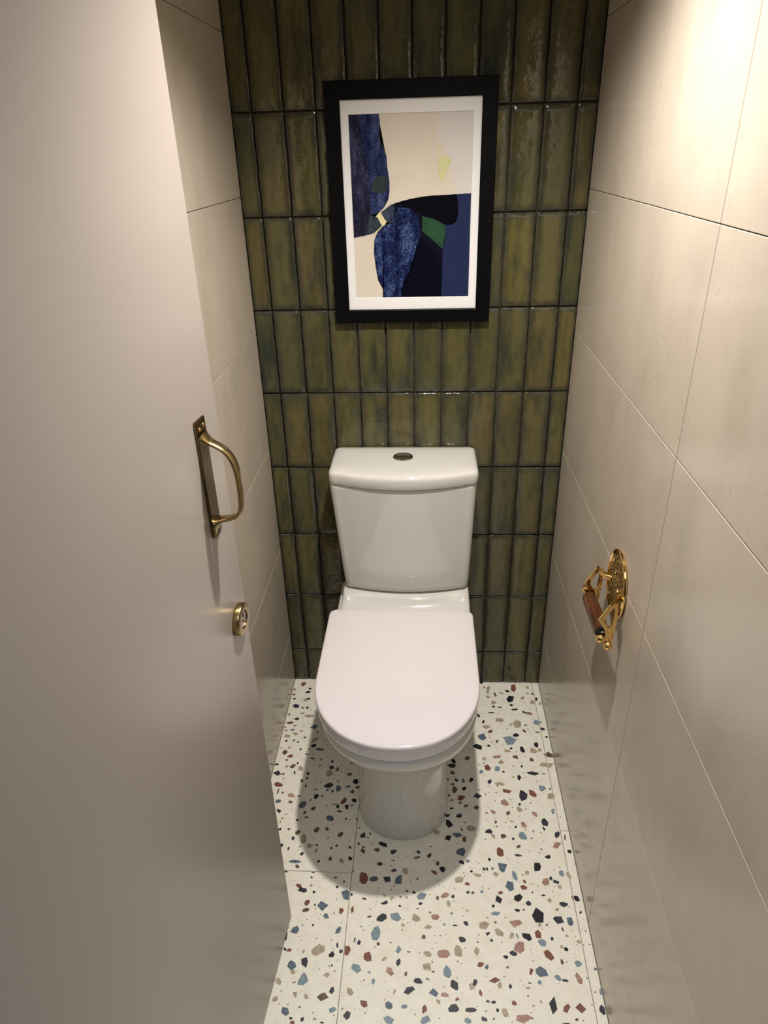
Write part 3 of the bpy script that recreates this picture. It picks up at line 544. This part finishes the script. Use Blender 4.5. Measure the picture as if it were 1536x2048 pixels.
def wobble(P, amp, r, closed=True):
    out = []
    for i in range(len(P) if closed else len(P)-1):
        a, b_ = P[i], P[(i+1) % len(P)]
        L_ = math.hypot(b_[0]-a[0], b_[1]-a[1]); edge = any(abs(a[0]-q) < .004 and abs(b_[0]-q) < .004 for q in (AXa, AXb)) or any(abs(a[1]-q) < .004 and abs(b_[1]-q) < .004 for q in (AZa, AZb))
        out.append(a); k = int(L_/.004)
        if not edge:
            for j in range(1, k): out.append((a[0]+(b_[0]-a[0])*j/k+r.uniform(-amp, amp), a[1]+(b_[1]-a[1])*j/k+r.uniform(-amp, amp)))
    return out
def crop(P): return [(min(max(x, AXa), AXb), min(max(z, AZa), AZb)) for x, z in P]
r3 = random.Random(3)
for i, k in enumerate(order):
    P = wobble(SH[k], .0004, r3); P = crop(P)
    f = bm.faces.new([bm.verts.new(rel((x, -.00905-.00005*(i+1), z))) for x, z in P]); f.material_index = i+1
bmesh.ops.triangulate(bm, faces=[f for f in bm.faces if len(f.verts) > 4])
for f in bm.faces:
    if f.normal.y > 0: f.normal_flip()
obj('print', bm, pm, pic)
# dark ink edge round the watercolour stones
def ink(P, wd, y):
    for a, b_ in zip(P, P[1:]):
        d = Vector((b_[0]-a[0], 0, b_[1]-a[1])); d.normalize(); n = Vector((-d.z, 0, d.x))*wd
        A, B = Vector((a[0], y, a[1])), Vector((b_[0], y, b_[1]))
        bmi.faces.new([bmi.verts.new(rel(v)) for v in (A-n, B-n, B+n, A+n)])
bmi = bmesh.new()
ink(wobble(SH['slate'][1:18], .0004, r3, False), .0006, -.0100)
ink(wobble(SH['navy'][:14], .0004, r3, False), .0006, -.0101)
for f in bmi.faces:
    f.normal_update()
    if f.normal.y > 0: f.normal_flip()
obj('ink_outline', bmi, simple('ink', rgb(12, 10, 24), .6), pic)
flat('glass', IXa-.002, IXb+.002, IZa-.002, IZb+.002, -.0136, .0012, M_pane, pic)
for ch in pic.children:
    if not ch.name.startswith('frame'): ch.location.y -= .0045      # the pane and what lies under it sit just behind the frame's lip

# ------------------------------------------------------------------ toilet
toilet = bpy.data.objects.new('toilet', None); C.objects.link(toilet); toilet.location = (.354, -.30, 0)
toilet['label'] = 'white close-coupled toilet with closed lid standing before the olive tiled wall'; toilet['category'] = 'toilet'
t0 = Vector(toilet.location)
def dring(cx, hw, yb, yf, fl, z, m=2.15, cr_=.02, nf=44, ns=6, nc=5):
    """D shaped ring: straight back, parallel sides, rounded front of length fl"""
    yc = yf+fl; pts = []
    for k in range(nf+1):     # front, from right to left
        a = math.pi*k/nf
        c, s = math.cos(a), math.sin(a)
        pts.append((cx+hw*math.copysign(abs(c)**(2/m), c), yc-fl*abs(s)**(2/m), z))
    for k in range(1, ns): pts.append((cx-hw, yc+(yb-cr_-yc)*k/ns, z))
    for k in range(nc+1):
        a = math.pi-k/nc*math.pi/2; pts.append((cx-hw+cr_+cr_*math.cos(a), yb-cr_+cr_*math.sin(a), z))
    for k in range(1, ns): pts.append((cx-hw+cr_+(2*hw-2*cr_)*k/ns, yb, z))
    for k in range(nc+1):
        a = math.pi/2-k/nc*math.pi/2; pts.append((cx+hw-cr_+cr_*math.cos(a), yb-cr_+cr_*math.sin(a), z))
    for k in range(1, ns): pts.append((cx+hw, yb-cr_+(yc-yb+cr_)*k/ns, z))
    return [Vector(p)-t0 for p in pts]
def shape(name, rings, mat, parent, ang=60):
    bm = bmesh.new(); loft(bm, rings); o = obj(name, bm, mat, parent)
    return smooth(o, ang)
D = dring
pan = shape('pan', [
    D(.354, .110, -.14, -.558, .110, 0.0), D(.354, .113, -.14, -.561, .112, .003), D(.354, .112, -.14, -.559, .112, .03),
    D(.354, .108, -.14, -.555, .110, .09), D(.354, .107, -.14, -.554, .110, .15), D(.354, .108, -.13, -.557, .112, .195), D(.354, .114, -.12, -.566, .120, .232),
    D(.353, .128, -.10, -.590, .140, .270), D(.352, .146, -.08, -.624, .162, .303), D(.351, .161, -.06, -.652, .180, .332), D(.350, .1690, -.05, -.668, .190, .352),
    D(.350, .1725, -.04, -.677, .194, .366), D(.350, .1735, -.04, -.681, .195, .376), D(.350, .1740, -.04, -.683, .195, .392), D(.350, .1720, -.04, -.681, .194, .399), D(.350, .1680, -.04, -.676, .190, .4025)], M_ceramic, toilet, 70)
# raised shelf behind the seat that carries the cistern
def rring(cx, hw, yb, ysd, bulge, z, cr_=.02, n=24, nc=6):
    pts = []
    hh = hw-cr_
    yfc = ysd-bulge*0
    for k in range(n+1):
        x = hh*(1-2*k/n); pts.append((cx+x, ysd-bulge*(1-(x/hh)**2), z))
    # tangent of the bulge at the corner is ignored: the corner is short
    for k in range(1, nc+1):
        a = -math.pi/2-k/nc*math.pi/2; pts.append((cx-hh+cr_*math.cos(a), ysd+cr_+cr_*math.sin(a), z))
    c2 = min(cr_, .012)
    for k in range(nc+1):
        a = math.pi-k/nc*math.pi/2; pts.append((cx-hw+c2+c2*math.cos(a), yb-c2+c2*math.sin(a), z))
    for k in range(nc+1):
        a = math.pi/2-k/nc*math.pi/2; pts.append((cx+hw-c2+c2*math.cos(a), yb-c2+c2*math.sin(a), z))
    for k in range(nc):
        a = -k/nc*math.pi/2; pts.append((cx+hh+cr_*math.cos(a), ysd+cr_+cr_*math.sin(a), z))
    return [Vector(p)-t0 for p in pts]
Rr = rring
shelf = shape('shelf', [Rr(.356, .168, -.03, -.262, 0, .380), Rr(.356, .168, -.03, -.256, 0, .404), Rr(.356, .167, -.03, -.243, 0, .414), Rr(.356, .166, -.03, -.222, .004, .422),
    Rr(.357, .165, -.03, -.200, .008, .431), Rr(.357, .164, -.03, -.187, .012, .439), Rr(.357, .1635, -.03, -.181, .014, .4445), Rr(.357, .161, -.03, -.177, .014, .448)], M_ceramic, toilet, 70)
cist = shape('cistern', [Rr(.3590, .150, -.016, -.142, .018, .4500), Rr(.3590, .1575, -.013, -.152, .020, .4525), Rr(.3590, .1605, -.012, -.1565, .021, .4580), Rr(.3588, .1617, -.012, -.158, .021, .470),
    Rr(.3572, .1665, -.012, -.160, .024, .55), Rr(.3552, .1722, -.012, -.162, .027, .65), Rr(.3532, .1778, -.012, -.164, .030, .745), Rr(.3530, .1782, -.012, -.1642, .030, .7515), Rr(.3530, .1765, -.012, -.1625, .030, .7545)], M_ceramic, toilet, 60)
cl = shape('cistern_lid', [Rr(.3545, .1750, -.010, -.162, .030, .7560), Rr(.3545, .1785, -.009, -.1655, .032, .7575), Rr(.3545, .1800, -.009, -.1670, .033, .7610), Rr(.3545, .1800, -.009, -.1670, .033, .7800),
    Rr(.3545, .1785, -.009, -.1655, .033, .7860), Rr(.3545, .1755, -.011, -.1620, .033, .7895), Rr(.3545, .1710, -.014, -.1575, .032, .7915), Rr(.3545, .150, -.03, -.135, .028, .7930), Rr(.3545, .08, -.06, -.095, .010, .7936)], M_ceramic, toilet, 60)
# flush button: chrome collar with two half buttons
MB = Matrix.Translation(Vector((.3525, -.084, .7930))-t0)
bm = bmesh.new(); lathe(bm, [(.0245, -.002), (.0247, .0022), (.0238, .0034), (.0215, .0036), (.0205, .0028), (.0200, .0008)], 56, MB)
fb = obj('flush_button', bm, M_chrome, toilet); smooth(fb, 35)
for s in (1, -1):
    bm = bmesh.new(); n = 22
    a0 = [math.pi*k/n for k in range(n+1)]
    def half(r, h): return [MB @ Vector((r*math.cos(a), s*(r*math.sin(a)+.0008), h)) for a in a0]
    loft(bm, [half(.0190, .001), half(.0192, .0030), half(.0182, .0038), half(.012, .0034)]); q = obj('button_half', bm, M_chrome, fb); smooth(q, 35)
# seat ring, mostly hidden under the lid, and the closed lid
shape('seat', [D(.349, .1640, -.252, -.668, .186, .4035), D(.349, .1680, -.250, -.673, .190, .4050), D(.349, .1690, -.250, -.6745, .191, .4120), D(.349, .167, -.252, -.672, .190, .4145)], M_seat, toilet, 40)
lid = shape('seat_lid', [
    D(.3475, .1735, -.243, -.6800, .190, .4045), D(.3475, .1755, -.241, -.6830, .192, .4050), D(.3475, .1770, -.240, -.6850, .194, .4120), D(.3475, .1785, -.240, -.6885, .196, .4300),
    D(.3475, .1790, -.240, -.6900, .197, .4400), D(.3475, .1787, -.240, -.6897, .197, .4430), D(.3475, .1777, -.241, -.6885, .196, .4455), D(.3475, .1757, -.243, -.6865, .195, .4470), D(.3475, .1725, -.246, -.6830, .193, .4477),
    D(.3475, .160, -.256, -.6710, .182, .4487), D(.3475, .120, -.300, -.625, .150, .4500), D(.3475, .06, -.38, -.54, .08, .4507)], M_seat, toilet, 60)
for x in (.275, .425):
    bm = bmesh.new(); tube(bm, [Vector((x-.022, -.2395, .418))-t0, Vector((x+.022, -.2395, .418))-t0], .0065, 16); h = obj('hinge', bm, M_chrome, toilet); smooth(h, 40)

# ------------------------------------------------------------------ roll holder on the right wall
hold = bpy.data.objects.new('toilet_roll_holder', None); C.objects.link(hold); hold.location = (W, -.592, .768)
hold['label'] = 'empty polished brass roll holder with a wooden roller on the right wall'; hold['category'] = 'roll holder'
h0 = Vector(hold.location)
def hp_(P, y, z): return Vector((W-P, y, z))-h0
MD = Matrix.Translation((0, .002, -.004)) @ Matrix.Diagonal((1, .97, 1.17, 1)) @ Matrix.Rotation(-math.pi/2, 4, 'Y')      # local z -> -x (out of the wall)
bm = bmesh.new(); lathe(bm, [(.0520, .0003), (.0560, .0012), (.0575, .0035), (.0570, .0060), (.0545, .0072), (.0525, .0066), (.0510, .0052), (.0500, .0050)], 72, MD)
bp = obj('back_plate', bm, M_brass, hold); smooth(bp, 40)
bm = bmesh.new(); lathe(bm, [(.0502, .0040), (.0495, .0054), (.030, .0060), (.010, .0064)], 48, MD); fld = obj('relief_field', bm, M_brassr, bp); smooth(fld, 30)
# raised worn casting marks round the plate
bm = bmesh.new(); r4 = random.Random(11)
for k in range(26):
    a = 2*math.pi*k/26; rr = .043
    c = MD @ Vector((rr*math.cos(a), rr*math.sin(a), .0058)); e = .0028
    ta = MD.to_3x3() @ Vector((-math.sin(a), math.cos(a), 0)); ra = MD.to_3x3() @ Vector((math.cos(a), math.sin(a), 0))
    k1 = r4.choice((0, 1, 2))
    if k1 == 0: tube(bm, [c-ra*e, c+ra*e], .0013, 6)
    elif k1 == 1: tube(bm, [c-ra*e-ta*.0012, c+ta*.0012, c+ra*e-ta*.0012], .0012, 6)
    else: tube(bm, [c-ra*e+ta*.001, c-ra*e-ta*.001, c+ra*e-ta*.001, c+ra*e+ta*.001], .0012, 6)
for k in range(14):
    a = r4.uniform(0, 6.28); rr = r4.uniform(.008, .030); c = MD @ Vector((rr*math.cos(a), rr*math.sin(a), .0064)); a2 = r4.uniform(0, 6.28)
    d = MD.to_3x3() @ Vector((math.cos(a2), math.sin(a2), 0)); e2 = MD.to_3x3() @ Vector((-math.sin(a2), math.cos(a2), 0))
    tube(bm, [c-d*.004, c+e2*.002, c+d*.004], [.0008, .0020, .0008], 6)
rl = obj('relief', bm, M_brassr, bp); smooth(rl, 60)
YN, YF = -.652, -.536
def plate_loop(outer, inner, y0, y1, name):
    """flat bar frame in the x-z plane with a window"""
    bm = bmesh.new()
    n = len(outer)
    A = [bm.verts.new(hp_(P, y0, z)) for P, z in outer]; B = [bm.verts.new(hp_(P, y0, z)) for P, z in inner]
    A2 = [bm.verts.new(hp_(P, y1, z)) for P, z in outer]; B2 = [bm.verts.new(hp_(P, y1, z)) for P, z in inner]
    for i in range(n):
        j = (i+1) % n
        bm.faces.new((A[i], A[j], B[j], B[i])); bm.faces.new((A2[j], A2[i], B2[i], B2[j]))
        bm.faces.new((A[j], A[i], A2[i], A2[j])); bm.faces.new((B[i], B[j], B2[j], B2[i]))
    bmesh.ops.recalc_face_normals(bm, faces=bm.faces)
    bmesh.ops.bevel(bm, geom=list(bm.edges), offset=.0007, segments=2, affect='EDGES')
    o = obj(name, bm, M_brass, hold); return smooth(o, 50)
outer = [(.0235, .7675), (.0300, .7600), (.0375, .7450), (.0455, .7300), (.0400, .7215), (.0330, .7110), (.0300, .6970), (.0240, .6830), (.0170, .6850), (.0150, .7050), (.0140, .7300), (.0150, .7520), (.0175, .7640)]
inner = [(.0225, .7590), (.0270, .7520), (.0330, .7400), (.0365, .7310), (.0350, .7285), (.0300, .7200), (.0270, .7150), (.0240, .7150), (.0225, .7160), (.0215, .7250), (.0205, .7350), (.0200, .7500), (.0205, .7570)]
for y, nm in ((YN, 'arm'), (YF, 'arm')):
    a = plate_loop(outer, inner, y-.0035, y+.0035, nm)
    # lug joining the arm to the plate
    bm = bmesh.new(); s = 1 if y == YF else -1
    tube(bm, [hp_(.004, -.592+s*.030, .760), hp_(.013, -.592+s*.036, .7600), hp_(.019, y-s*.012, .7605), hp_(.0200, y-s*.002, .7605)], [.0080, .0062, .0055, .0055], 16)
    l_ = obj('lug', bm, M_brass, a); smooth(l_, 60)
    # cup for the roller and the ball end
    cy = y
    bm = bmesh.new()
    bmesh.ops.create_uvsphere(bm, u_segments=24, v_segments=14, radius=.0088, matrix=Matrix.Translation(hp_(.0375, cy-s*0.0, .6905)))
    q = obj('cup', bm, M_brass, a); smooth(q, 80)
    bm = bmesh.new()
    bmesh.ops.create_uvsphere(bm, u_segments=24, v_segments=14, radius=.0082, matrix=Matrix.Translation(hp_(.0245 if s < 0 else .040, cy+s*.006, .6790 if s < 0 else .712)))
    q = obj('ball_end', bm, M_brass, a); smooth(q, 80)
bm = bmesh.new()
def yl(prof, P, z):
    rings = [[hp_(P+r*math.cos(2*math.pi*k/32), y, z+r*math.sin(2*math.pi*k/32)) for k in range(32)] for r, y in prof]
    loft(bm, rings)
yl([(.0088, YN+.0035), (.0122, YN+.0045), (.0132, YN+.008), (.0132, YF-.010), (.0125, YF-.006), (.0095, YF-.005)], .0355, .7020)
ro = obj('roller', bm, M_wood, hold); smooth(ro, 35); ro['label'] = 'stained wooden roller'
bm = bmesh.new(); yl([(.0100, YN+.0030), (.0103, YN+.0042)], .0355, .7020); obj('roller_bore', bm, M_dark, ro)
bm = bmesh.new(); yl([(.0028, YN+.001), (.0028, YF-.001)], .0350, .7030); s_ = obj('spindle', bm, M_chrome, ro); smooth(s_, 50)
